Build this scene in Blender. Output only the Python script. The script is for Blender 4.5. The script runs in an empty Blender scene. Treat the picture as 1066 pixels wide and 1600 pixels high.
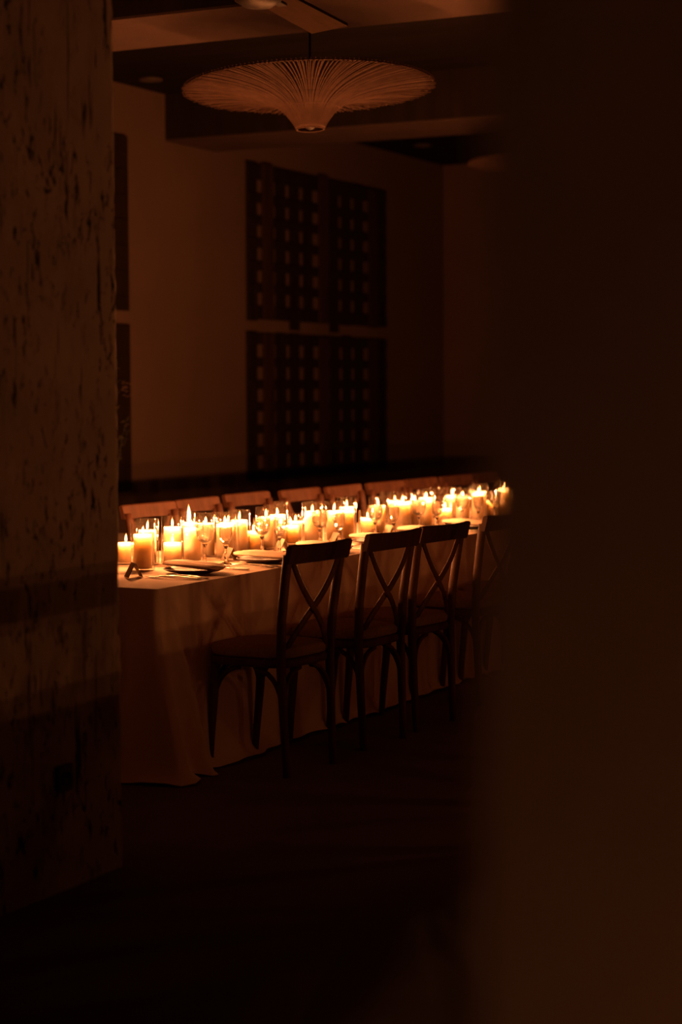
import bpy, math, random
from mathutils import Vector, Matrix
random.seed(7)
scene = bpy.context.scene
COL = scene.collection

# ------------------------------------------------------------------ camera
TH, HC, PITCH, ROLL = math.radians(26.8), 1.5, math.atan(188/3000), 0.005
F = Vector((math.cos(TH)*math.cos(PITCH), math.sin(TH)*math.cos(PITCH), -math.sin(PITCH)))
R0 = Vector((math.sin(TH), -math.cos(TH), 0)); U0 = R0.cross(F)
RV = R0*math.cos(ROLL) - U0*math.sin(ROLL); UV = RV.cross(F)
cam = bpy.data.cameras.new('camera'); cam.sensor_fit = 'VERTICAL'; cam.sensor_height = 36; cam.sensor_width = 24
cam.lens = 67.5; cam.clip_start = .05
cam.dof.use_dof = True; cam.dof.focus_distance = 8.2; cam.dof.aperture_fstop = 1.8
camo = bpy.data.objects.new('camera', cam); COL.objects.link(camo)
m = Matrix((RV, UV, -F)).transposed().to_4x4(); m.translation = (0, 0, HC); camo.matrix_world = m
scene.camera = camo

# ------------------------------------------------------------------ light of the place: night, only candles burn
w = bpy.data.worlds.new('night'); scene.world = w; w.use_nodes = True
w.node_tree.nodes['Background'].inputs[0].default_value = (1, .55, .3, 1)
w.node_tree.nodes['Background'].inputs[1].default_value = 0.0
FLAME_STRENGTH = 26.0      # what the eye sees of a flame
FLAME_WATTS = 9.0          # what one flame sheds, as a small point light inside it
FLAME_COLOR = (1.0, .32, .095)
vs = scene.view_settings
vs.view_transform = 'Standard'; vs.look = 'None'; vs.gamma = 1; vs.use_curve_mapping = False
vs.exposure = 0.0
cy = scene.cycles
cy.use_denoising = True; cy.max_bounces = 8; cy.transparent_max_bounces = 32; cy.transmission_bounces = 8; cy.adaptive_threshold = .02
cy.caustics_refractive = False; cy.caustics_reflective = False; cy.sample_clamp_indirect = 4.0
cy.use_light_tree = True

# ------------------------------------------------------------------ helpers
class MB:
    def __init__(s): s.v = []; s.f = []; s.sm = []
    def add(s, v, f, smooth=False):
        b = len(s.v); s.v += [tuple(p) for p in v]
        s.f += [tuple(i+b for i in q) for q in f]; s.sm += [smooth]*len(f); return s
    def box(s, x0, x1, y0, y1, z0, z1):
        return s.add([(x0,y0,z0),(x1,y0,z0),(x1,y1,z0),(x0,y1,z0),(x0,y0,z1),(x1,y0,z1),(x1,y1,z1),(x0,y1,z1)],
                     [(3,2,1,0),(4,5,6,7),(0,1,5,4),(1,2,6,5),(2,3,7,6),(3,0,4,7)])
    def bevbox(s, x0, x1, y0, y1, z0, z1, b):
        # box with chamfered edges all round (two inset caps and a waist)
        def ring(i, z): return [(x0+i,y0+b-0*i,z)]
        v = []
        for (i, z) in ((b, z0), (0, z0+b), (0, z1-b), (b, z1)):
            c = b
            a0, a1, c0, c1 = x0+i, x1-i, y0+i, y1-i
            v += [(a0+c,c0,z),(a1-c,c0,z),(a1,c0+c,z),(a1,c1-c,z),(a1-c,c1,z),(a0+c,c1,z),(a0,c1-c,z),(a0,c0+c,z)]
        f = [tuple(range(7,-1,-1)), tuple(range(24,32))]
        for r in range(3):
            for k in range(8):
                f.append((r*8+k, r*8+(k+1)%8, r*8+8+(k+1)%8, r*8+8+k))
        return s.add(v, f)
    def lathe(s, prof, n=24, c=(0,0,0), smooth=True, close=False, phase=0.0):
        v = []; f = []; m_ = len(prof)
        for (r, z) in prof:
            for k in range(n):
                a = 2*math.pi*(k+phase)/n
                v.append((c[0]+r*math.cos(a), c[1]+r*math.sin(a), c[2]+z))
        for i in range(m_-1):
            for k in range(n):
                k2 = (k+1) % n
                f.append((i*n+k, i*n+k2, (i+1)*n+k2, (i+1)*n+k))
        if close:
            for k in range(n):
                k2 = (k+1) % n
                f.append(((m_-1)*n+k, (m_-1)*n+k2, k2, k))
        else:
            if prof[0][0] > 1e-5: f.append(tuple(range(n-1,-1,-1)))
            if prof[-1][0] > 1e-5: f.append(tuple(range((m_-1)*n, m_*n)))
        return s.add(v, f, smooth)
    def tube(s, pts, rad, n=8, smooth=True, ref=None, flat=False):
        """sweep along pts; rad: r or (a,b) per point or constant; a along 'ref' side, b the other"""
        pts = [Vector(p) for p in pts]; N = len(pts)
        if not isinstance(rad, list): rad = [rad]*N
        v = []; f = []
        for i, p in enumerate(pts):
            t = (pts[min(i+1,N-1)]-pts[max(i-1,0)]).normalized()
            r_ = Vector(ref) if ref else (Vector((0,0,1)) if abs(t.z) < .9 else Vector((0,1,0)))
            b = t.cross(r_).normalized(); a = b.cross(t).normalized()
            ra, rb = rad[i] if isinstance(rad[i], tuple) else (rad[i], rad[i])
            for k in range(n):
                an = 2*math.pi*(k+.5)/n
                ca, sa = math.cos(an), math.sin(an)
                if flat:
                    q = max(abs(ca), abs(sa)); q = q**.75; ca /= q; sa /= q
                v.append(p+a*ra*ca+b*rb*sa)
        for i in range(N-1):
            for k in range(n):
                k2 = (k+1) % n
                f.append((i*n+k, i*n+k2, (i+1)*n+k2, (i+1)*n+k))
        f.append(tuple(range(n-1,-1,-1))); f.append(tuple(range((N-1)*n, N*n)))
        return s.add(v, f, smooth)
    def grid(s, fn, nu, nv, smooth=True, wrap=False):
        v = []; f = []
        for j in range(nv):
            for i in range(nu): v.append(fn(i/(nu if wrap else nu-1), j/(nv-1)))
        for j in range(nv-1):
            for i in range(nu if wrap else nu-1):
                i2 = (i+1) % nu
                f.append((j*nu+i, j*nu+i2, (j+1)*nu+i2, (j+1)*nu+i))
        return s.add(v, f, smooth)
    def mesh(s, name, mat):
        me = bpy.data.meshes.new(name); me.from_pydata(s.v, [], s.f)
        me.polygons.foreach_set('use_smooth', s.sm)
        if mat: me.materials.append(mat)
        me.update(); return me
    def build(s, name, mat, parent=None, loc=None):
        return link(name, s.mesh(name, mat), parent, loc)

def link(name, me, parent=None, loc=None):
    o = bpy.data.objects.new(name, me); COL.objects.link(o)
    if parent: o.parent = parent
    if loc: o.location = loc
    return o
def tag(o, label=None, cat=None, group=None, kind=None):
    if label: o['label'] = label
    if cat: o['category'] = cat
    if group: o['group'] = group
    if kind: o['kind'] = kind
    return o
def empty(name, loc=(0,0,0), rz=0.0):
    o = bpy.data.objects.new(name, None); o.empty_display_size = .05; COL.objects.link(o)
    o.location = loc; o.rotation_euler = (0,0,rz); return o
def copy_tree(o, parent=None):
    c = o.copy(); COL.objects.link(c); c.parent = parent
    for ch in list(o.children): copy_tree(ch, c)
    return c
def bez(p0, p1, p2, n):
    p0, p1, p2 = Vector(p0), Vector(p1), Vector(p2)
    return [p0*(1-t)**2+p1*2*t*(1-t)+p2*t*t for t in [i/(n-1) for i in range(n)]]
ORD = ['first','second','third','fourth','fifth','sixth','seventh','eighth','ninth','tenth','eleventh','twelfth','thirteenth',
       'fourteenth','fifteenth','sixteenth','seventeenth','eighteenth','nineteenth','twentieth','twenty-first','twenty-second',
       'twenty-third','twenty-fourth','twenty-fifth','twenty-sixth','twenty-seventh','twenty-eighth','twenty-ninth','thirtieth',
       'thirty-first','thirty-second','thirty-third','thirty-fourth','thirty-fifth','thirty-sixth']

# ------------------------------------------------------------------ materials
def mat(name, color, rough=.6, spec=.4, metal=0, noise=None, bump=None, coat=0):
    """principled; noise=(scale xyz, color2, detail), bump=(scale xyz, strength, distance)"""
    m_ = bpy.data.materials.new(name); m_.use_nodes = True; nt = m_.node_tree; N = nt.nodes; L = nt.links
    b = N['Principled BSDF']
    b.inputs['Base Color'].default_value = (*color, 1); b.inputs['Roughness'].default_value = rough
    b.inputs['Specular IOR Level'].default_value = spec; b.inputs['Metallic'].default_value = metal
    tc = N.new('ShaderNodeTexCoord')
    def ns(scale, detail=4):
        mp = N.new('ShaderNodeMapping'); mp.inputs['Scale'].default_value = scale
        L.new(tc.outputs['Object'], mp.inputs[0])
        n_ = N.new('ShaderNodeTexNoise'); n_.inputs['Scale'].default_value = 1; n_.inputs['Detail'].default_value = detail
        L.new(mp.outputs[0], n_.inputs['Vector']); return n_
    if noise:
        n_ = ns(noise[0]); r = N.new('ShaderNodeValToRGB')
        r.color_ramp.elements[0].position = .35; r.color_ramp.elements[1].position = .65
        r.color_ramp.elements[0].color = (*color, 1); r.color_ramp.elements[1].color = (*noise[1], 1)
        L.new(n_.outputs['Fac'], r.inputs[0]); L.new(r.outputs[0], b.inputs['Base Color'])
    if bump:
        n_ = ns(bump[0]); bp = N.new('ShaderNodeBump'); bp.inputs['Strength'].default_value = bump[1]; bp.inputs['Distance'].default_value = bump[2]
        L.new(n_.outputs['Fac'], bp.inputs['Height']); L.new(bp.outputs[0], b.inputs['Normal'])
    return m_

M = {}
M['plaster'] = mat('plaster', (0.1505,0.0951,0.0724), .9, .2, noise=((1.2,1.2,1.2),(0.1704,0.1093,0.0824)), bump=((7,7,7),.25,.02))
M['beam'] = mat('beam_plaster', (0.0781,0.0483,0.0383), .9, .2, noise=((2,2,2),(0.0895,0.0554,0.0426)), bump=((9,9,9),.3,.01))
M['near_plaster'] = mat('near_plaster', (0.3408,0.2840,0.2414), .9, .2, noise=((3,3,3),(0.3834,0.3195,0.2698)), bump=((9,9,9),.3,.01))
M['floor'] = mat('floor_concrete', (.165,.118,.088), .8, .15, noise=((1.5,1.5,1.5),(.21,.15,.115)), bump=((6,6,6),.2,.01))
M['timber'] = mat('beam_timber', (0.0185,0.0121,0.0085), .8, .1, noise=((9,9,2),(0.0284,0.0185,0.0114)), bump=((16,16,2),.4,.01))
M['ceil'] = mat('ceiling_boards', (0.0085,0.0060,0.0043), .8, .1, noise=((14,.6,1),(0.0156,0.0106,0.0071)), bump=((16,.5,1),.5,.01))
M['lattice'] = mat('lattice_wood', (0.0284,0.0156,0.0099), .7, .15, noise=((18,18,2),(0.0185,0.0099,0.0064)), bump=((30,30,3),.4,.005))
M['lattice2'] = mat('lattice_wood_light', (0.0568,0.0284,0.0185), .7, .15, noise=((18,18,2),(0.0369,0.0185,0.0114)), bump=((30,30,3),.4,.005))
M['wood'] = mat('chair_wood', (0.1278,0.0540,0.0312), .55, .25, noise=((25,25,4),(0.0852,0.0355,0.0206)), bump=((40,40,6),.15,.002))
M['cushion'] = mat('cushion_linen', (0.4260,0.2840,0.1704), .95, .1, noise=((60,60,60),(0.3408,0.2272,0.1420)), bump=((250,250,250),.3,.001))
M['cloth'] = mat('linen_cloth', (.80,.60,.46), .95, .1, noise=((3,3,3),(.84,.63,.48)), bump=((140,140,140),.25,.001))
M['napkin'] = mat('linen_napkin', (.82,.62,.46), .95, .1, bump=((200,200,200),.3,.001))
M['rattan'] = mat('rattan', (0.1022,0.0568,0.0398), .7, .12, noise=((20,20,20),(0.0781,0.0426,0.0298)))
M['dark_metal'] = mat('dark_metal', (.03,.022,.018), .5, .3, metal=.3)
M['silver'] = mat('silver', (.75,.70,.62), .30, .5, metal=1)
M['plate'] = mat('stoneware', (0.0710,0.0454,0.0312), .6, .2, noise=((30,30,30),(0.0540,0.0355,0.0256)))
M['card'] = mat('card_paper', (.22,.17,.12), .85, .2)
M['black'] = mat('black_plastic', (.008,.008,.008), .45, .4)
M['fan'] = mat('fan_wood', (.046,.028,.020), .9, .0, noise=((4,30,4),(.038,.023,.016)))
M['leaf'] = mat('leaf', (0.0284,0.0256,0.0128), .6, .3, noise=((9,9,9),(0.0497,0.0398,0.0199)))
M['petal'] = mat('dry_blossom', (0.1846,0.1207,0.0852), .8, .2)
M['pot'] = mat('terracotta', (.24,.14,.09), .8, .2, noise=((12,12,12),(.3,.18,.12)))
M['wick'] = mat('wick', (.02,.015,.01), .9, .1)
M['table'] = mat('table_wood', (.16,.10,.06), .6, .3, noise=((2,30,2),(.12,.07,.04)))
M['lens'] = mat('lamp_lens', (.07,.055,.045), .4, .4)
M['trimring'] = mat('trim_ring', (.10,.07,.055), .5, .4)
M['bulb'] = mat('frosted_bulb', (.04,.035,.03), .5, .2)

def travertine():
    m_ = bpy.data.materials.new('pitted_stone'); m_.use_nodes = True; nt = m_.node_tree; N = nt.nodes; L = nt.links
    b = N['Principled BSDF']; b.inputs['Roughness'].default_value = .9; b.inputs['Specular IOR Level'].default_value = .2
    tc = N.new('ShaderNodeTexCoord')
    def noise(scale, detail=3, rough=.5, dist=0.):
        mp = N.new('ShaderNodeMapping'); mp.inputs['Scale'].default_value = scale
        L.new(tc.outputs['Object'], mp.inputs[0])
        n_ = N.new('ShaderNodeTexNoise'); n_.inputs['Scale'].default_value = 1; n_.inputs['Detail'].default_value = detail
        n_.inputs['Roughness'].default_value = rough; n_.inputs['Distortion'].default_value = dist
        L.new(mp.outputs[0], n_.inputs['Vector']); return n_.outputs['Fac']
    def ramp(src, p0, p1):
        r = N.new('ShaderNodeMapRange'); r.inputs['From Min'].default_value = p0; r.inputs['From Max'].default_value = p1
        L.new(src, r.inputs['Value']); return r.outputs['Result']
    def mth(op, a, b_):
        q = N.new('ShaderNodeMath'); q.operation = op
        for i, t in enumerate((a, b_)):
            if isinstance(t, (int, float)): q.inputs[i].default_value = t
            else: L.new(t, q.inputs[i])
        return q.outputs[0]
    pits = ramp(noise((44,44,15), 5, .66, .8), .575, .625)             # short vertical pits
    clus = ramp(noise((4.5,4.5,2.2), 2), .40, .52)                 # where they cluster
    pits = mth('MULTIPLY', pits, clus)
    veins = ramp(noise((55,55,3.0), 2, .5, .6), .635, .67)         # long fine cracks
    veins = mth('MULTIPLY', veins, ramp(noise((5,5,2.5), 1), .48, .58))
    holes = mth('MAXIMUM', pits, veins)
    blot = ramp(noise((5,5,4), 4, .6), .3, .7)
    c1 = N.new('ShaderNodeMix'); c1.data_type = 'RGBA'
    c1.inputs[6].default_value = (.28,.22,.17,1); c1.inputs[7].default_value = (.38,.295,.23,1); L.new(blot, c1.inputs[0])
    c2 = N.new('ShaderNodeMix'); c2.data_type = 'RGBA'; c2.inputs[7].default_value = (.03,.024,.016,1)
    L.new(c1.outputs[2], c2.inputs[6]); L.new(holes, c2.inputs[0]); L.new(c2.outputs[2], b.inputs['Base Color'])
    h = mth('SUBTRACT', mth('MULTIPLY', noise((30,30,12), 5), .25), holes)
    bp = N.new('ShaderNodeBump'); bp.inputs['Strength'].default_value = .8; bp.inputs['Distance'].default_value = .012
    L.new(h, bp.inputs['Height']); L.new(bp.outputs[0], b.inputs['Normal'])
    return m_
M['stone'] = travertine()

def thin_glass():
    m_ = bpy.data.materials.new('thin_glass'); m_.use_nodes = True; nt = m_.node_tree; N = nt.nodes; L = nt.links
    N.remove(N['Principled BSDF']); out = N['Material Output']
    tr = N.new('ShaderNodeBsdfTransparent'); tr.inputs[0].default_value = (.965,.955,.94,1)
    gl = N.new('ShaderNodeBsdfGlossy'); gl.inputs['Roughness'].default_value = .03
    lw = N.new('ShaderNodeLayerWeight'); lw.inputs['Blend'].default_value = .5
    p = N.new('ShaderNodeMath'); p.operation = 'POWER'; p.inputs[1].default_value = 4.0; L.new(lw.outputs['Facing'], p.inputs[0])
    q = N.new('ShaderNodeMath'); q.operation = 'MULTIPLY_ADD'; q.inputs[1].default_value = .8; q.inputs[2].default_value = .045
    L.new(p.outputs[0], q.inputs[0])
    mx = N.new('ShaderNodeMixShader'); L.new(q.outputs[0], mx.inputs[0]); L.new(tr.outputs[0], mx.inputs[1]); L.new(gl.outputs[0], mx.inputs[2])
    L.new(mx.outputs[0], out.inputs['Surface']); return m_
M['glass'] = thin_glass()
def crystal():
    m_ = bpy.data.materials.new('cut_crystal'); m_.use_nodes = True; nt = m_.node_tree; N = nt.nodes; L = nt.links
    N.remove(N['Principled BSDF']); out = N['Material Output']
    g = N.new('ShaderNodeBsdfGlass'); g.inputs['IOR'].default_value = 1.5; g.inputs['Roughness'].default_value = .02; g.inputs[0].default_value = (.98,.97,.95,1)
    L.new(g.outputs[0], out.inputs['Surface']); return m_
M['crystal'] = crystal()
def bowl_mat(name, ior, tint, share):
    m_ = bpy.data.materials.new(name); m_.use_nodes = True; nt = m_.node_tree; N = nt.nodes; L = nt.links
    N.remove(N['Principled BSDF']); out = N['Material Output']
    g = N.new('ShaderNodeBsdfGlass'); g.inputs['IOR'].default_value = ior; g.inputs['Roughness'].default_value = .04; g.inputs[0].default_value = (1,1,1,1)
    tr = N.new('ShaderNodeBsdfTransparent'); tr.inputs[0].default_value = (*tint,1)
    mx = N.new('ShaderNodeMixShader'); mx.inputs[0].default_value = share
    L.new(tr.outputs[0], mx.inputs[1]); L.new(g.outputs[0], mx.inputs[2]); L.new(mx.outputs[0], out.inputs['Surface']); return m_
M['bowl'] = bowl_mat('crystal_bowl', 1.5, (.98,.97,.95), .45)
M['water'] = bowl_mat('water', 1.33, (.98,.96,.92), .35)
def wax():
    m_ = bpy.data.materials.new('ivory_wax'); m_.use_nodes = True; b = m_.node_tree.nodes['Principled BSDF']
    b.inputs['Base Color'].default_value = (.36,.30,.21,1); b.inputs['Roughness'].default_value = .5
    b.inputs['Specular IOR Level'].default_value = .3
    b.inputs['Subsurface Weight'].default_value = 1.0
    b.inputs['Subsurface Radius'].default_value = (1.0,.90,.72); b.inputs['Subsurface Scale'].default_value = .15
    return m_
M['wax'] = wax()
def flame():
    m_ = bpy.data.materials.new('flame'); m_.use_nodes = True; nt = m_.node_tree; N = nt.nodes; L = nt.links
    N.remove(N['Principled BSDF']); out = N['Material Output']
    tc = N.new('ShaderNodeTexCoord'); sp = N.new('ShaderNodeSeparateXYZ'); L.new(tc.outputs['Generated'], sp.inputs[0])
    r = N.new('ShaderNodeValToRGB'); e = r.color_ramp.elements
    e[0].position = 0; e[0].color = (.45,.45,.45,1); e[1].position = 1; e[1].color = (.012,.012,.012,1)
    x = e.new(.15); x.color = (1,1,1,1); x = e.new(.6); x.color = (1,1,1,1); x = e.new(.86); x.color = (.10,.10,.10,1)
    L.new(sp.outputs['Z'], r.inputs[0])
    ml = N.new('ShaderNodeMath'); ml.operation = 'MULTIPLY'; ml.inputs[1].default_value = FLAME_STRENGTH; L.new(r.outputs[0], ml.inputs[0])
    em = N.new('ShaderNodeEmission'); em.inputs[0].default_value = (*FLAME_COLOR,1); L.new(ml.outputs[0], em.inputs[1])
    tb = N.new('ShaderNodeBsdfTransparent'); ad = N.new('ShaderNodeAddShader'); L.new(em.outputs[0], ad.inputs[0]); L.new(tb.outputs[0], ad.inputs[1])
    L.new(ad.outputs[0], out.inputs['Surface']); m_.cycles.emission_sampling = 'NONE'
    return m_
M['flame'] = flame()

# ------------------------------------------------------------------ the room
WY, CZ, SZ = 7.8, 3.75, 3.40      # back wall, ceiling, underside of the beams
XA, XB, YA = -3.0, 17.75, -3.6
def struct(name, mb, mt, label):
    return tag(mb.build(name, mt), label, None, None, 'structure')
struct('floor', MB().box(XA, XB, YA, WY, -.2, 0), M['floor'], 'dark bare concrete floor in front of the candlelit table')
struct('ceiling', MB().box(XA, XB, YA, WY, CZ, CZ+.2), M['ceil'], 'dark boarded ceiling between the plastered beams')
struct('wall_back', MB().box(XA, XB, WY, WY+.2, -.2, CZ+.2), M['plaster'], 'long plaster wall behind the table carrying the lattice panels')
struct('wall_far', MB().box(XB, XB+.2, YA, WY+.2, -.2, CZ+.2), M['plaster'], 'far end wall in darkness beyond the table')
struct('wall_front', MB().box(XA-.2, XB+.2, YA-.2, YA, -.2, CZ+.2), M['plaster'], 'wall behind the viewer')
struct('wall_left', MB().box(XA-.2, XA, YA, WY+.2, -.2, CZ+.2), M['plaster'], 'end wall left of the viewer')
for nm, x0, x1, lb in (('trim_1',8.36,9.12,'dark timber ceiling beam with a pale underside, above the rattan pendant'),
                       ('trim_2',12.52,13.27,'dark timber ceiling beam with a pale underside, meeting the wall beside the lattice panels')):
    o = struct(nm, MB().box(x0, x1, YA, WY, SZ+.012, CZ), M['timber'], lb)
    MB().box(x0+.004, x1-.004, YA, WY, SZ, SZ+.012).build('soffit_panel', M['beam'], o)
struct('wall_right', MB().box(.924, 1.12, YA, .384, 0, CZ), M['near_plaster'], 'dark blurred wall edge close to the viewer filling the right side')

# pitted stone pillar, rough edged
def pillar():
    x0, x1, y0, y1 = 3.3, 5.052, 3.33, 3.78
    mb = MB(); nz = 90; rnd = random.Random(3)
    def per():
        pts = []
        for i in range(28): pts.append((x0+(x1-.012-x0)*i/27, y0))
        pts.append((x1-.004, y0+.004)); 
        for i in range(8): pts.append((x1, y0+.012+(y1-.012-y0)*i/7))
        for i in range(9): pts.append((x1-(x1-x0)*i/8, y1))
        return pts
    P = per(); n = len(P); v = []; f = []
    for j in range(nz+1):
        z = CZ*j/nz
        for i, (x, y) in enumerate(P):
            j1 = (rnd.random()-.5)*.006
            if 25 <= i <= 31: j1 *= 1.3
            v.append((x+j1, y+(rnd.random()-.5)*.004, z))
    for j in range(nz):
        for i in range(n):
            i2 = (i+1) % n; f.append((j*n+i, j*n+i2, (j+1)*n+i2, (j+1)*n+i))
    mb.add(v, f, True)
    o = mb.build('stone_pillar', M['stone']); tag(o, 'broad pitted stone pillar filling the left side of the view', 'pillar')
    return o
pillar()
o = empty('wall_socket', (4.722, 3.326, .345))
tag(o, 'small black wall socket low on the stone pillar', 'socket')
MB().bevbox(-.04,.04,-.012,.004,-.04,.04,.004).build('faceplate', M['black'], o)
MB().lathe([(.0225,0),(.0225,.004),(.019,.004),(.018,.001)], 20).build('socket_ring', M['black'], o, (0,-.012,0)).rotation_euler = (math.pi/2,0,0)

# recessed ceiling lights (switched off)
for x, y, l in ((11.85,7.50,'left of the lattice panels'),(16.18,7.32,'above the far end of the wide lattice panels')):
    o = empty('recessed_downlight', (x,y,CZ)); tag(o, 'unlit round ceiling downlight '+l, 'downlight', 'recessed ceiling downlights')
    MB().lathe([(.055,-.001),(.085,-.001),(.085,-.012),(.06,-.014),(.055,-.001)], 28, close=True).build('trim_ring', M['trimring'], o)
    MB().lathe([(.054,-.002),(.054,-.006),(0,-.007)], 24).build('lens', M['lens'], o)

# lattice panels of crossed boards on the back wall
def lattice(x0, x1, z0, z1, rows, label, bridge=False, seed=0):
    rnd = random.Random(seed)
    o = empty('lattice_panel', ((x0+x1)/2, WY, z0)); tag(o, label, 'lattice panel', 'wooden lattice panels on the wall')
    cx = (x0+x1)/2; pitch = (x1-x0)/10.75
    hb = []
    zs = rows; hh = .085
    edges = [0] + [r for r in zs] + [z1-z0]
    # horizontal boards lie between the rows of openings
    cents = [(zs[0]-.095)] + [(zs[i]+zs[i+1])/2 for i in range(len(zs)-1)] + [zs[-1]+.095]
    for c in cents:
        lo, hi = c-.038, c+.038
        if c == cents[0]: lo = 0.015
        if c == cents[-1]: hi = z1-z0-.02
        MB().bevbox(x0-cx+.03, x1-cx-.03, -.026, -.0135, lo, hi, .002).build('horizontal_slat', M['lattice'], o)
    for k in range(11):
        front = k in (1, 5, 9)
        wdt = .176
        c = x0-cx + .098 + k*((x1-x0)-.196)/10 + rnd.uniform(-.008,.008)
        top = z1-z0+rnd.uniform(-.05,.0); bot = rnd.uniform(0,.03)
        if bridge and k in (3, 6): bot = -.06
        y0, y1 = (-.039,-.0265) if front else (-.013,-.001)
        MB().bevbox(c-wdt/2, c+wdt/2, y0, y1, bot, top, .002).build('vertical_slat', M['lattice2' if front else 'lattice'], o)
    return o
lo_rows = [r-.76 for r in (.923,1.102,1.286,1.470,1.654,1.837)]
up_rows = [r-2.085 for r in (2.268,2.445,2.633,2.82,2.998,3.185)]
lattice(13.72, 16.40, .76, 2.01, lo_rows, 'dark wooden lattice panel, the lower one of the wide pair right of the bare plaster', False, 1)
lattice(13.72, 16.40, 2.085, 3.39, up_rows, 'dark wooden lattice panel, the upper one of the wide pair right of the bare plaster', True, 2)
lattice(9.30, 11.99, .76, 2.01, lo_rows, 'dark wooden lattice panel, the lower one showing only a strip beside the pillar', False, 3)
lattice(9.30, 11.99, 2.085, 3.39, up_rows, 'dark wooden lattice panel, the upper one showing only a strip beside the pillar', True, 4)

# ------------------------------------------------------------------ pendants
def pendant(loc, top, label, tilt=(0,0)):
    o = empty('rattan_pendant', loc); tag(o, label, 'pendant lamp', 'trumpet-shaped rattan pendants over the table')
    prof = [(.070,0),(.086,.03),(.112,.065),(.142,.10),(.19,.132),(.26,.160),(.35,.182),(.45,.196),(.55,.204),(.645,.207)]
    def smoothp(n):
        out = []
        for i in range(n):
            t = i/(n-1)*(len(prof)-1); k = min(int(t), len(prof)-2); u = t-k
            p0 = prof[max(k-1,0)]; p1 = prof[k]; p2 = prof[k+1]; p3 = prof[min(k+2,len(prof)-1)]
            out.append(tuple(.5*((2*p1[c])+(-p0[c]+p2[c])*u+(2*p0[c]-5*p1[c]+4*p2[c]-p3[c])*u*u+(-p0[c]+3*p1[c]-3*p2[c]+p3[c])*u**3) for c in (0,1)))
        return out
    P = smoothp(15); mb = MB(); rnd = random.Random(5)
    n = 170
    for k in range(n):
        a = 2*math.pi*(k+rnd.uniform(-.2,.2))/n; e = rnd.uniform(-.006,.012); dz = rnd.uniform(-.003,.003)
        ca, sa = math.cos(a), math.sin(a)
        pts = [((r+(e if i > 11 else 0))*ca, (r+(e if i > 11 else 0))*sa, z+dz*(i/14)) for i, (r, z) in enumerate(P)]
        mb.tube(pts, .0032, 5, ref=(-sa,ca,0))
    # finer upper layer that shows through the gaps near the rim
    for k in range(n):
        a = 2*math.pi*(k+.5)/n; ca, sa = math.cos(a), math.sin(a)
        pts = [(r*ca, r*sa, z+.014) for (r, z) in P[7:]]
        mb.tube(pts, .0030, 5, ref=(-sa,ca,0))
    s = mb.build('woven_shade', M['rattan'], o); tag(s, 'fan of thin orange-lit rattan strands', kind='stuff')
    for r, z, t in ((.070,0,.004),(.150,.108,.005),(.33,.192,.004),(.635,.214,.005)):
        MB().lathe([(r+t*math.cos(q), z+t*math.sin(q)) for q in [2*math.pi*i/8 for i in range(8)]], 64, close=True).build('shade_ring', M['rattan'], o)
    zt = top-loc[2]
    MB().tube([(0,0,.10),(0,0,zt)], .006, 8).build('cord', M['black'], o)
    MB().lathe([(.0,.16),(.022,.16),(.024,.09),(.018,.085),(0,.085)], 16).build('lamp_socket', M['dark_metal'], o)
    MB().lathe([(0,-.005),(.02,.002),(.034,.022),(.036,.042),(.026,.068),(.016,.086)], 16).build('bulb', M['bulb'], o)
    MB().lathe([(0,zt),(.06,zt),(.06,zt-.02),(.015,zt-.035),(.0,zt-.035)], 24).build('ceiling_rose', M['dark_metal'], o)
    for k in range(3):
        a = 2*math.pi*k/3; MB().tube([(.02*math.cos(a),.02*math.sin(a),.12),(.15*math.cos(a),.15*math.sin(a),.108)], .003, 6).build('support_arm', M['dark_metal'], o)
    nv = Vector((tilt[0], tilt[1], 1)).normalized(); q = Vector((0,0,1)).rotation_difference(nv)
    for c in o.children:
        if c.name.split('.')[0] in ('woven_shade','shade_ring','support_arm'):
            c.rotation_mode = 'QUATERNION'; c.rotation_quaternion = q
    return o
pendant((8.80,4.61,2.842), SZ, 'large trumpet-shaped rattan pendant lamp hanging above the candles', (.034,.048))
pendant((12.96,4.80,2.90), SZ, 'second rattan pendant lamp of which only the rim tip shows beside the dark foreground', (0,0))

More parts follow.
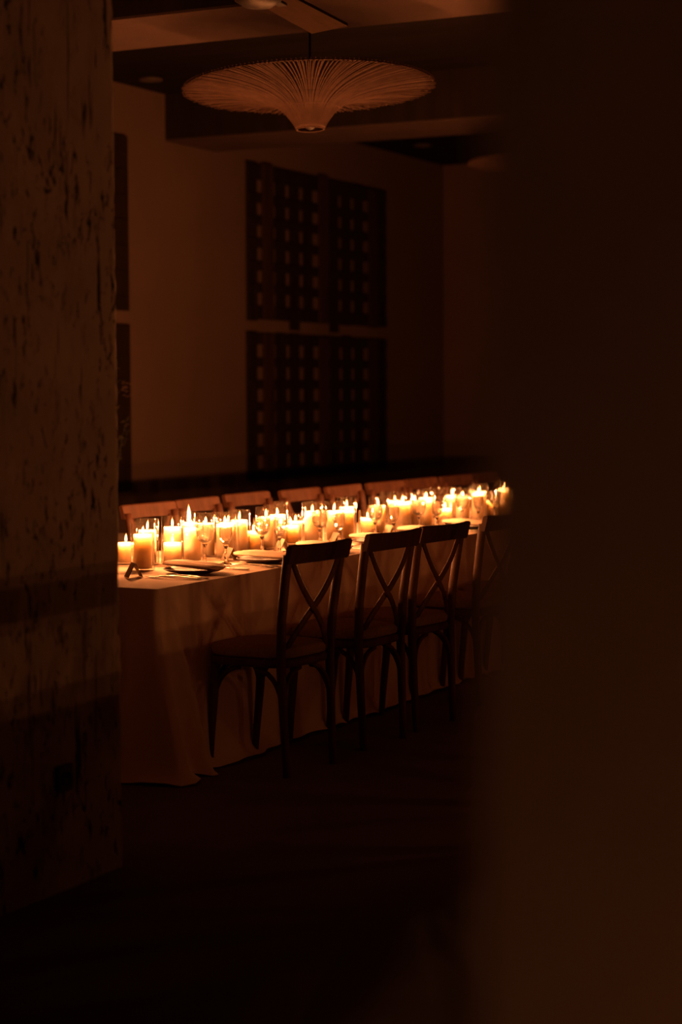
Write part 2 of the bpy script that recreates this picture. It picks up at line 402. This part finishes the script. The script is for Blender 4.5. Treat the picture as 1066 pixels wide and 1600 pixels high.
# ceiling fan above the near end of the table
def fan():
    o = empty('ceiling_fan', (7.24,4.04,3.20), math.radians(8)); tag(o, 'dark wooden ceiling fan with one blade tip showing at the top edge', 'fan')
    MB().lathe([(0,-.07),(.06,-.065),(.10,-.04),(.115,0),(.115,.06),(.09,.10),(.03,.115),(0,.115)], 28).build('motor_housing', M['dark_metal'], o)
    MB().tube([(0,0,.10),(0,0,CZ-3.2)], .014, 10).build('down_rod', M['dark_metal'], o)
    MB().lathe([(0,CZ-3.2),(.07,CZ-3.2),(.06,CZ-3.25),(.02,CZ-3.28),(0,CZ-3.28)], 24).build('canopy', M['dark_metal'], o)
    bl = MB()
    def blade(u, v):
        x = .22+.71*u; hw = .075+.015*u
        y = (v-.5)*2*hw
        return (x, y, -.012*(v-.5)*2)
    def bl_closed():
        nu, nv = 8, 5; V = []; Fq = []
        for s_ in (0, 1):
            for i in range(nu):
                for j in range(nv):
                    x, y, z = blade(i/(nu-1), j/(nv-1)); V.append((x, y, z+s_*.014))
        q = nu*nv
        for i in range(nu-1):
            for j in range(nv-1):
                a = i*nv+j; Fq.append((a, a+1, a+nv+1, a+nv)); Fq.append((q+a, q+a+nv, q+a+nv+1, q+a+1))
        rim = [i*nv for i in range(nu)] + [(nu-1)*nv+j for j in range(1,nv)] + [i*nv+nv-1 for i in range(nu-2,-1,-1)] + [j for j in range(nv-2,0,-1)]
        for k in range(len(rim)):
            a, b = rim[k], rim[(k+1) % len(rim)]; Fq.append((a, q+a, q+b, b))
        return MB().add(V, Fq).mesh('blade', M['fan'])
    bm_ = bl_closed(); im = MB().bevbox(.09,.30,-.022,.022,-.008,.0,.002).mesh('blade_iron', M['dark_metal'])
    for k in range(3):
        b = link('blade', bm_, o); b.rotation_euler = (0,0,2*math.pi*k/3)
        c = link('blade_iron', im, b)
    return o
fan()

# ------------------------------------------------------------------ chairs
def make_chair():
    o = empty('cross_back_chair')
    W = M['wood']
    def ps(mb, n): return mb.build(n, W, o)
    # rear legs run up into the back posts
    rear = []
    for s in (-1, 1):
        pts = [(s*.185,-.205,0),(s*.19,-.195,.20),(s*.195,-.185,.44),(s*.203,-.195,.62),(s*.21,-.220,.78),(s*.213,-.236,.87)]
        fine = []
        for i in range(len(pts)-1):
            for t in (0,.5): fine.append(Vector(pts[i]).lerp(Vector(pts[i+1]), t))
        fine.append(Vector(pts[-1]))
        rad = [(.017+.004*min(1,p.z/.4), .017+.004*min(1,p.z/.4)) for p in fine]
        ps(MB().tube(fine, rad, 10, ref=(0,1,0)), 'rear_leg')
    for s in (-1, 1):
        pts = [(s*.175,.205,0),(s*.178,.195,.12),(s*.18,.178,.28),(s*.178,.165,.43)]
        ps(MB().tube(pts, [(.015,.015),(.017,.017),(.020,.020),(.022,.022)], 10, ref=(0,1,0)), 'front_leg')
    # seat frame and woven seat pad
    def outline(u, g):
        a = 2*math.pi*u; ca, sa = math.cos(a), math.sin(a); p = .45
        x = math.copysign(abs(ca)**p, ca); y = math.copysign(abs(sa)**p, sa)
        wd = .215+.012*y
        return x*(wd+g), y*(.212+g)
    def disc(z0, z1, g, crown=0, r=.010):
        rings = [(g-.012,z0),(g-.002,z0+r*.3),(g,z0+r),(g,z1-r),(g-.004,z1-r*.3),(g-.014,z1)]
        mb = MB(); n = 40; v = []; f = []
        for gg, z in rings:
            for k in range(n): x, y = outline(k/n, gg); v.append((x,y,z))
        for i in range(len(rings)-1):
            for k in range(n): f.append((i*n+k, i*n+(k+1)%n, (i+1)*n+(k+1)%n, (i+1)*n+k))
        b = len(v)
        for q, sc in enumerate((.75,.4)):
            for k in range(n): x, y = outline(k/n, g-.014); v.append((x*sc,y*sc,z1+crown*(1-sc*sc)))
        last = (len(rings)-1)*n
        for k in range(n): f.append((last+k, last+(k+1)%n, b+(k+1)%n, b+k)); f.append((b+k, b+(k+1)%n, b+n+(k+1)%n, b+n+k))
        v.append((0,0,z1+crown)); 
        for k in range(n): f.append((b+n+k, b+n+(k+1)%n, len(v)-1))
        f.append(tuple(range(n-1,-1,-1)))
        return mb.add(v, f, True)
    ps(disc(.425,.460,0), 'seat_frame')
    disc(.4605,.505,-.004,.012,.018).build('seat_cushion', M['cushion'], o)
    # curved top rail, wider than the posts
    n = 15; v = []; f = []
    for i in range(n):
        u = i/(n-1)*2-1; x = u*.242; y = -.246-.036*(1-u*u)
        h0 = .835+.006*(1-u*u)+(.006 if abs(u) > .97 else 0); h1 = .912+.004*u*u-(.004 if abs(u) > .97 else 0)
        lean = .018
        for (dy, z) in ((.013,h0),(.013-lean,h1-.006),(.006-lean,h1),(-.006-lean,h1),(-.013-lean,h1-.006),(-.013,h0)):
            v.append((x, y+dy, z))
    for i in range(n-1):
        for k in range(6): f.append((i*6+k, i*6+(k+1)%6, i*6+6+(k+1)%6, i*6+6+k))
    f.append(tuple(range(5,-1,-1))); f.append(tuple(range((n-1)*6,n*6)))
    ps(MB().add(v, f, False), 'top_rail')
    # crossed bentwood straps
    for s in (-1, 1):
        pts = []
        for i in range(13):
            t = i/12
            x = s*(.188*(1-t)-.165*t); x += s*.018*math.sin(math.pi*2*t)
            z = .84*(1-t)+.47*t
            y = -.240*(1-t)-.178*t - .018*math.sin(math.pi*t) + s*.006
            pts.append((x,y,z))
        ps(MB().tube(pts, (.007,.016), 8, ref=(0,1,0), flat=True), 'cross_strap')
    # bent braces under the seat
    bn = []
    for sx in (-1, 1):
        for sy, fy, lx in ((1,.178,.18),(-1,-.19,.192)):
            pts = bez((sx*lx, fy, .25), (sx*(lx-.01), fy*.97, .405), (sx*.045, fy*.96, .418), 8)
            ps(MB().tube(pts, (.012,.010), 8, ref=(0,1,0)), 'brace')
            pts = bez((sx*lx, fy, .25), (sx*(lx-.004), fy*.93, .405), (sx*(lx-.01), fy*.25, .418), 8)
            ps(MB().tube(pts, (.012,.010), 8, ref=(1,0,0)), 'brace')
    return o
chair0 = make_chair(); used = [False]
def place_chair(x, y, rz, sx, label, group):
    if used[0]: c = copy_tree(chair0)
    else: c = chair0; used[0] = True
    c.location = (x,y,0); c.rotation_euler = (0,0,math.radians(rz)); c.scale = (sx,.92,1)
    return tag(c, label, 'chair', group)
FR = [(6.69,3.70,-5.5,.90,'nearest cross-back wooden chair with cushioned seat at the table end by the cloth drape'),
      (7.335,3.685,-5,.90,'second cross-back wooden chair from the near table end, on the viewer side'),
      (7.83,3.665,-6,.88,'third cross-back wooden chair from the near table end, on the viewer side'),
      (8.60,3.69,-3,.95,'fourth cross-back chair on the viewer side, half lost in the dark foreground blur'),
      (9.20,3.69,0,.95,'fifth cross-back chair on the viewer side, hidden behind the dark foreground'),
      (9.78,3.69,3,.95,'sixth cross-back chair on the viewer side, hidden behind the dark foreground')]
for a in FR: place_chair(*a, 'cross-back chairs on the near side of the table')
BK = [(8.62,5.50),(9.14,5.50),(9.73,5.53),(10.25,5.45),(10.72,5.39),(11.25,5.36),(11.77,5.34),(12.28,5.30),(12.81,5.30)]
for i, (x, y) in enumerate(BK):
    lab = ['%s cross-back chair from the pillar in the far row, its rail lit by candles' % ORD[i]][0]
    rz = 180+[-3,2,-3,-2,0,-4,-2,-3,0][i]
    place_chair(x, max(5.05, y-.23), rz, 1.0, lab, 'cross-back chairs on the far side of the table')

# ------------------------------------------------------------------ table and cloth
TX0, TX1, TY0, TY1, TZ = 6.185, 12.35, 3.912, 4.84, .753
def table(x0, x1, y0, y1, label):
    o = empty('banquet_table', ((x0+x1)/2,(y0+y1)/2,0)); tag(o, label, 'table')
    hx, hy = (x1-x0)/2-.012, (y1-y0)/2-.012
    MB().bevbox(-hx,hx,-hy,hy,TZ-.045,TZ-.008,.005).build('tabletop', M['table'], o)
    for sx in (-1, 0, 1):
        for sy in (-1, 1):
            MB().bevbox(sx*(hx-.16)-.035,sx*(hx-.16)+.035,sy*(hy-.25)-.035,sy*(hy-.25)+.035,0,TZ-.045,.006).build('leg', M['table'], o)
    return o
table(TX0, TX1, TY0, TY1, 'long banquet table hidden under the floor-length linen cloth')
def cloth(x0, x1, y0, y1, label, seed, corner=True):
    Lx, Ly = x1-x0, y1-y0; per = 2*(Lx+Ly); rnd = random.Random(seed)
    # perimeter starts at the near-left corner (x0,y0) and runs along the viewer side (+x)
    ns = int(per/.022); nt = 30
    waves = [(rnd.uniform(3,9), rnd.uniform(0,6.28), rnd.uniform(.3,1)) for _ in range(5)]
    def pos(s):
        s %= per
        if s < Lx: return Vector((x0+s,y0,0)), Vector((0,-1,0))
        s -= Lx
        if s < Ly: return Vector((x1,y0+s,0)), Vector((1,0,0))
        s -= Ly
        if s < Lx: return Vector((x1-s,y1,0)), Vector((0,1,0))
        s -= Lx
        return Vector((x0,y1-s,0)), Vector((-1,0,0))
    corners = [0, Lx, Lx+Ly, 2*Lx+Ly]
    def nrm(s):
        # outward normal blended around the corners
        p, n_ = pos(s)
        for c in corners:
            d = (s-c+per/2) % per - per/2
            if abs(d) < .06:
                a = pos(c-.1)[1]; b = pos(c+.1)[1]; t = (d+.06)/.12
                n_ = (a*(1-t)+b*t).normalized()
        return n_
    mb = MB(); v = []; f = []
    for j in range(nt+1):
        t = j/nt
        for i in range(ns):
            s = per*i/ns
            p, _ = pos(s); n_ = nrm(s)
            off = .004+.018*t
            wv = sum(a*math.sin(q*s*1.3+ph+.5*t) for q, ph, a in waves)/3.2
            wv += .25*math.sin(31*s)*math.sin(2.1*s)
            off += .008*t**.8*wv
            z = TZ*(1-t)
            slide = 0
            for c in corners:
                d = (s-c+per/2) % per - per/2
                # gathered corner folds: ridges that drift along the side towards the floor
                for s0, s1, wd, am in ((-.03,.06,.030,.075),(.055,.125,.036,.105),(.10,.10,.02,-.03),(-.10,-.08,.05,.05)):
                    cc = s0+s1*t
                    off += am*(t**.75)*math.exp(-((d-cc)/(wd*(.6+.6*t)))**2)
                if abs(d) < .35: slide += .075*t*t*math.exp(-((d-.06)/.16)**2)
            tang = Vector((-n_.y, n_.x, 0))
            if t > .9:
                q = (t-.9)/.1; off += .035*q*q*(1+.8*wv)
            q_ = p + n_*off + tang*slide
            z = max(z, .006+.012*abs(math.sin(9*s+3*math.sin(4*s))) if j == nt else .004)
            v.append((q_.x, q_.y, z))
    for j in range(nt):
        for i in range(ns):
            i2 = (i+1) % ns; f.append((j*ns+i, (j+1)*ns+i, (j+1)*ns+i2, j*ns+i2))
    mb.add(v, f, True)
    # top: a flat sheet sharing the rim height, with soft ironing creases
    def top(u, w_): return (x0-.004+(Lx+.008)*u, y0-.004+(Ly+.008)*w_, TZ)
    mb.grid(top, 80, 16)
    o = mb.build('tablecloth', M['cloth']); tag(o, label, 'tablecloth'); return o
cloth(TX0, TX1, TY0, TY1, 'pale linen tablecloth falling to the floor in folds at the corner', 2)

# ------------------------------------------------------------------ candles in glass cylinders
def flame_mesh(h, r, lean):
    pr = [(0,0),(.55,.06),(.9,.2),(1,.34),(.82,.52),(.52,.70),(.26,.85),(.10,.95),(0,1)]
    mb = MB().lathe([(a*r, b*h) for a, b in pr], 8)
    mb.v = [(x+lean*(z/h)**2, y, z) for x, y, z in mb.v]
    return mb.mesh('flame', M['flame'])
FL = [flame_mesh(0.041,0.0053,.002), flame_mesh(0.037,0.0051,-.004), flame_mesh(0.045,0.0053,.005), flame_mesh(0.033,0.0054,0)]
FLT = flame_mesh(.086,.0088,-.004)
RW, RG = .0385, .0505
def wax_mesh(h):
    return MB().lathe([(0,.001),(RW-.003,.001),(RW,.004),(RW*.995,h*.5),(RW*.99,h-.004),(RW*.96,h),(RW*.90,h-.001),(RW*.82,h-.006),(RW*.5,h-.010),(0,h-.011)], 28).mesh('wax_body', M['wax'])
def glass_mesh(h):
    e = .0016
    return MB().lathe([(0,.0),(RG-.004,0),(RG,.004),(RG,h-.001),(RG-e/2,h),(RG-e,h-.001),(RG-e,.010),(RG-.010,.007),(0,.007)], 36).mesh('glass_cylinder', M['glass'])
KIND = {'T': (.145,.200), 'S': (.087,.132), 'L': (.045,.095)}
WXM = {k: wax_mesh(v[0]) for k, v in KIND.items()}; GLM = {k: glass_mesh(v[1]) for k, v in KIND.items()}
WKM = MB().tube([(0,0,0),(0,0,.010),(.001,0,.020)], .0012, 6).mesh('wick', M['wick'])
CAND = [('S',7.030,4.603),('T',6.813,4.377),('T',7.034,4.495),('S',7.108,4.414),('T',7.237,4.493),('T',7.225,4.384),('T',7.517,4.577),
 ('T',7.488,4.471),('T',7.474,4.363),('T',7.577,4.406),('T',7.747,4.445),('S',7.856,4.430),('T',7.991,4.437),('T',8.158,4.467),
 ('S',8.267,4.452),('S',8.549,4.576),('T',8.340,4.371),('T',8.466,4.437),('T',8.522,4.344),('T',8.630,4.328),
 ('T',8.861,4.443),('S',8.912,4.346),('T',9.026,4.342),('T',9.430,4.436),('T',9.322,4.337),('T',9.430,4.316),('T',9.605,4.329),
 ('T',9.785,4.410),('S',9.797,4.300),('S',10.118,4.415),('T',10.028,4.354),('T',9.958,4.260),('T',10.286,4.300),('T',10.506,4.381),
 ('S',10.609,4.345),('T',10.714,4.314),('T',10.95,4.40),('S',11.2,4.45),('T',11.45,4.38),('T',11.75,4.48)]
FLIGHT = bpy.data.lights.new('flame_light', 'POINT'); FLIGHT.energy = FLAME_WATTS; FLIGHT.color = FLAME_COLOR; FLIGHT.shadow_soft_size = .006
FLIGHTN = FLIGHT.copy(); FLIGHTN.energy = FLAME_WATTS*.27   # dimmed: added side-table candle, and edge candles put in to light cloth folds
FLIGHTM = FLIGHT.copy(); FLIGHTM.energy = FLAME_WATTS*.85
FLIGHTT = FLIGHT.copy(); FLIGHTT.energy = FLAME_WATTS*1.6
def candle(k, x, y, i, clab, glab, grp, light=None):
    h, hg = KIND[k]
    g = link('hurricane_glass', GLM[k], None, (x,y,TZ+.001)); tag(g, glab, 'candle glass', grp+' glasses')
    o = empty('pillar_candle', (x,y,TZ+.0085), (i*2.4) % 6.28); tag(o, clab, 'candle', grp)
    link('wax_body', WXM[k], o)
    wk = link('wick', WKM, o, (0,0,h-.012))
    fl = link('flame', FLT if i == 6 else FL[i % 4], wk, (0,0,.013))
    lt = link('flame_light', light or (FLIGHTT if i == 6 else FLIGHT), o, (0,0,h+(.042 if i == 6 else .034)))
    if i == 6: fl.rotation_euler = (0,0,-(i*2.4))
    return o
cnt = {'T':0,'S':0}
for i, (k, x, y) in enumerate(CAND):
    n = ORD[min(cnt[k], len(ORD)-1)]; cnt[k] += 1
    nm = 'tall' if k == 'T' else 'short'
    ex = ', long flamed' if i == 6 else ''
    candle(k, x, y, i, '%s ivory pillar candle, %s of the %s ones counted from the left%s' % (nm, n, nm, ex),
           'clear %s glass cylinder around the %s %s candle from the left' % (nm, n, nm), 'pillar candles along the table')

# ------------------------------------------------------------------ goblets
def goblet_parts(H, rb, facets=True):
    e = .0022
    bh = H*.47; zb = H-bh
    out = [(0,0),(.034,0),(.035,.003),(.020,.007),(.008,.012),(.0055,.022),(.0085,.034),(.0060,.046),(.0052,zb-.018),(.009,zb-.010),(.012,zb-.004)]
    bowl = [(rb*.45,zb+.004),(rb*.74,zb+bh*.16),(rb*.92,zb+bh*.36),(rb*.99,zb+bh*.58),(rb,zb+bh*.8),(rb*.98,H)]
    inn = [(r-e, z+(.004 if i < 2 else 0)) for i, (r, z) in enumerate(bowl)]
    st = MB().lathe(out[:3]+out[3:]+[(.004,zb)], 12, smooth=False).mesh('stem', M['crystal'])
    # cut facets: lower bowl is faceted, upper bowl smooth
    pr = [(0,zb+.0005)]+bowl+[(rb*.98-e,H)]+inn[::-1][1:]+[(0,zb+.008)]
    bm_ = MB().lathe(pr, 14 if facets else 24, smooth=not facets).mesh('bowl', M['bowl'])
    lv = zb+bh*.62
    wp = [(0,zb+.0085)]+[(r-.0004, z) for r, z in inn if z < lv]+[(rb*.99-e-.0004,lv),(0,lv)]
    wm = MB().lathe(wp, 24).mesh('water', M['water'])
    return st, bm_, wm
GB = goblet_parts(.176,.040); WG = goblet_parts(.163,.030)
def goblet(x, y, big, label, water_=True):
    o = empty('water_goblet' if big else 'wine_glass', (x,y,TZ+.001), random.uniform(0,1)); tag(o, label, 'glass', 'crystal goblets' if big else 'slim crystal wine glasses')
    st, bw, wt = GB if big else WG
    link('stem', st, o); link('bowl', bw, o)
    if water_ and big: link('water', wt, o)
    return o
GP = [(7.150,4.275),(7.636,4.262),(8.160,4.236),(8.696,4.200),(9.183,4.180),(9.751,4.175),(10.17,4.150)]
WP = [(7.185,4.190),(7.690,4.200),(8.215,4.160),(8.765,4.130),(9.262,4.110),(9.83,4.110)]
for i, (x, y) in enumerate(GP): goblet(x, y, True, 'cut crystal water goblet, %s from the left along the near edge' % ORD[i])
for i, (x, y) in enumerate(WP): goblet(x, y, False, 'slim cut crystal wine glass just right of the %s water goblet from the left' % ORD[i], False)
for i, (x, y) in enumerate([(6.90,4.66),(8.80,4.80),(9.885,4.70),(10.41,4.62)]):
    goblet(x, y, True, 'cut crystal goblet behind the candles, %s from the left on the far side' % ORD[i])

# ------------------------------------------------------------------ place settings on the near side
PLM = MB().lathe([(0,.002),(.075,0),(.078,.003),(.12,.010),(.138,.017),(.140,.0195),(.137,.021),(.118,.015),(.085,.008),(0,.007)], 40).mesh('dinner_plate', M['plate'])
def napkin_mesh(seed):
    rnd = random.Random(seed); ph = rnd.uniform(0,6)
    def shell(u, w_):
        a = 2*math.pi*u; t = w_*2-1
        hw = .052*(1-.25*max(0,t)**2)*(max(0,1-abs(t)**9))**.5+.001
        hh = .0115*(1-.25*t*t)*(max(0,1-abs(t)**9))**.5+.0005
        ca, sa = math.cos(a), math.sin(a)
        x = hw*math.copysign(abs(ca)**.7, ca); z = hh*math.copysign(abs(sa)**.8, sa)
        z += .0025*math.sin(3*t+ph+4*ca) + .0022*math.sin(x*170+ph)*(1 if sa > 0 else .2)
        return (x+.006*math.sin(2*t+ph), t*.150, z+.016+.005*math.sin(2.2*t+.6))
    mb = MB().grid(shell, 28, 24, wrap=True)
    return mb.mesh('napkin_roll', M['napkin'])
NPM = [napkin_mesh(1), napkin_mesh(4)]
def blade_strip(prof, zf, th=.002):
    mb = MB(); v = []; f = []; n = len(prof)
    for (y, hw, z) in prof: v += [(-hw,y,z),(hw,y,z),(hw*.8,y,z+th),(-hw*.8,y,z+th)]
    for i in range(n-1):
        for k in range(4): f.append((i*4+k, i*4+(k+1)%4, i*4+4+(k+1)%4, i*4+4+k))
    f.append((3,2,1,0)); f.append(tuple(range((n-1)*4, n*4)))
    return mb.add(v, f, True)
def fork_parts():
    h = blade_strip([(-.10,.004,.001),(-.095,.009,.001),(-.06,.007,.003),(-.02,.004,.006),(.03,.003,.007),(.045,.006,.005),(.058,.012,.003),(.066,.012,.002)],0,.003).mesh('handle', M['silver'])
    t = []
    for k in range(4):
        x = (k-1.5)*.0062
        t.append(MB().tube([(x,.064,.003),(x,.085,.002),(x*.95,.105,.006)], [.0015,.0014,.0006], 6).mesh('tine', M['silver']))
    return h, t
def knife_parts():
    h = blade_strip([(-.11,.006,.002),(-.105,.010,.001),(-.06,.009,.001),(-.02,.006,.002),(-.005,.007,.002)],0,.006).mesh('handle', M['silver'])
    b = blade_strip([(-.006,.005,.003),(.02,.009,.003),(.07,.010,.003),(.10,.007,.003),(.115,.002,.003)],0,.0015).mesh('blade', M['silver'])
    return h, b
FH, FT = fork_parts(); KH, KB = knife_parts()
SET = [(6.79,4.085),(7.35,4.06),(7.92,4.06),(8.47,4.05),(9.03,4.05),(9.60,4.05)]
for i, (x, y) in enumerate(SET):
    nth = ORD[i]; where = '%s setting from the near end' % nth
    p = link('dinner_plate', PLM, None, (x,y+.03,TZ+.001)); p.scale = (.9,.9,1); tag(p, 'round stoneware plate of the '+where, 'plate', 'plates on the near side')
    nk = link('linen_napkin', NPM[i % 2], None, (x,y+.03,TZ+.018)); nk.rotation_euler = (0,0,math.radians([-3,3,-4,2,5,-2][i]))
    tag(nk, 'folded linen napkin lying on the plate of the '+where, 'napkin', 'folded napkins on the plates')
    for q, (dx, nm) in enumerate(((-.235,'outer'),(-.190,'inner'))):
        o = empty('dinner_fork', (x+dx,y-.02-.02*q,TZ+.001), math.radians([4,-3][q])); o.scale = (1.25,1.2,1.2); tag(o, '%s silver fork left of the plate, %s' % (nm, where), 'fork', 'forks on the near side')
        link('handle', FH, o)
        for t in FT: link('tine', t, o)
    o = empty('dinner_knife', (x+.205,y-.01,TZ+.001), math.radians(-3)); tag(o, 'silver knife right of the plate, '+where, 'knife', 'knives on the near side')
    link('handle', KH, o); link('blade', KB, o)
def tent_card(x, y, rz, label):
    o = empty('tent_card', (x,y,TZ+.001), math.radians(rz)); tag(o, label, 'place card', 'folded tent cards')
    for s in (-1, 1):
        v = []
        for (yy) in (-.042,.042):
            for (a, b) in ((s*.030,0),(s*.0305+s*.0008,0),(s*.0012,.058),(0,.0585)): v.append((a, yy, b))
        f = [(0,1,2,3),(7,6,5,4),(0,4,5,1),(1,5,6,2),(2,6,7,3),(3,7,4,0)]
        MB().add(v, f).build('card_leaf', M['card'], o)
    return o
for i, (x, y, rz) in enumerate(((6.545,4.25,-45),(7.36,4.27,-40),(7.90,4.30,-42),(8.36,4.25,-45),(8.93,4.23,-40),(9.66,4.235,-45))):
    tent_card(x, y, rz, ['small folded tent card standing at the table corner beside the pillar','small folded tent card between the second and third water goblets'][i] if i < 1 else 'small folded tent card, %s from the table corner by the pillar' % ORD[i])

# ------------------------------------------------------------------ potted shrub behind the pillar
def shrub():
    o = empty('potted_shrub', (10.36,6.95,0)); tag(o, 'leafy shrub in a pot by the wall, a few sprigs showing past the pillar', 'plant')
    MB().lathe([(0,0),(.15,0),(.19,.12),(.205,.34),(.215,.36),(.19,.36),(.18,.31),(0,.30)], 28).build('pot', M['pot'], o)
    rnd = random.Random(11); lf = MB(); tips = []
    for k in range(7):
        a = 2*math.pi*k/7+rnd.uniform(-.3,.3); r = rnd.uniform(.08,.2); h = rnd.uniform(1.25,1.72)
        pts = bez((0,0,.3),(r*.3*math.cos(a),r*.3*math.sin(a),.9),(r*math.cos(a),r*math.sin(a),h),7)
        MB().tube(pts, [.008,.0075,.007,.006,.005,.004,.002], 6).build('stem', M['leaf'], o)
        tips.append(pts)
    tips.append([Vector((.1,.0,1.0)),Vector((.18,-.02,1.15)),Vector((.24,-.02,1.22))])
    MB().tube([(.0,0,.5),(.1,0,1.0),(.18,-.02,1.15),(.24,-.02,1.22)], .004, 6).build('stem', M['leaf'], o)
    for pts in tips:
        for q in range(34):
            p = pts[-1].lerp(pts[max(0,len(pts)-3)], rnd.random()); d = Vector((rnd.uniform(-1,1),rnd.uniform(-1,1),rnd.uniform(-.4,.9))).normalized()
            s = rnd.uniform(.03,.055); n_ = d.cross(Vector((rnd.uniform(-1,1),rnd.uniform(-1,1),1))).normalized()*s*.28
            up = d.cross(n_).normalized()*s*.12
            lf.add([p, p+d*s*.5+n_, p+d*s, p+d*s*.5-n_, p+d*s*.5+up], [(0,1,4),(1,2,4),(2,3,4),(3,0,4)], True)
    tag(lf.build('foliage', M['leaf'], o), kind='stuff')
    pt = MB()
    for q in range(14):
        c = Vector((.235+rnd.uniform(-.03,.03),-.03+rnd.uniform(-.03,.03),1.52+rnd.uniform(-.05,.06)))
        for k in range(5):
            a = 2*math.pi*k/5; d = Vector((math.cos(a),math.sin(a),.5))*.016; e = Vector((-math.sin(a),math.cos(a),0))*.007
            pt.add([c, c+d*.6+e, c+d, c+d*.6-e], [(0,1,2,3)], True)
    tag(pt.build('blossom', M['petal'], o), 'pale dry blossoms', kind='stuff')
    return o
shrub()

# ------------------------------------------------------------------ the second candlelit table of the room, beyond the foreground wall
T2 = (4.6, 10.2, -.55, 1.17)
table(*T2, 'second banquet table of the room, out of sight behind the foreground wall')
cloth(*T2, 'linen cloth on the second table, out of sight behind the foreground wall', 9)
for i, (k, x, y) in enumerate((('L',6.45,-.28),('S',6.58,-.24),('L',6.72,-.31),('S',6.86,-.25),('L',7.0,-.30),('S',7.14,-.24),('L',7.28,-.3),('L',6.72,1.02),('L',7.25,1.03))):
    candle(k, x, y, i+1 if i+1 != 6 else 20, 'short candle, %s along the second table out of sight' % ORD[i],
           'glass cylinder, %s along the second table out of sight' % ORD[i], 'candles of the second table', FLIGHTN if y > .5 else FLIGHTM)
for i, x in enumerate((4.90,5.53,6.16,6.79,7.42,8.05,8.68,9.31,9.94)):
    place_chair(x, 1.40, 180+[3,-2,4,0,-3,2,0,3,-2,1][i], .92, 'cross-back chair, %s along the second table out of sight' % ORD[i], 'chairs of the second table')

# ------------------------------------------------------------------ added candle on a side table, unseen, to light the foreground wall
o = empty('added_side_table', (.36,-.27,0)); tag(o, 'added round side table with a candle, out of sight beside the viewer', 'side table')
MB().lathe([(0,.725),(.21,.725),(.22,.732),(.22,.746),(.214,.752),(0,.752)], 36).build('tabletop', M['table'], o)
MB().lathe([(0,.02),(.035,.02),(.028,.3),(.03,.725),(0,.725)], 16).build('pedestal', M['table'], o)
MB().lathe([(0,0),(.16,0),(.16,.012),(.05,.03),(0,.03)], 28).build('foot', M['table'], o)
candle('S', .36, -.27, 2, 'added short pillar candle on the unseen side table, lighting the foreground wall', 'added glass cylinder around the candle on the unseen side table', 'added candle beside the viewer', FLIGHTN)
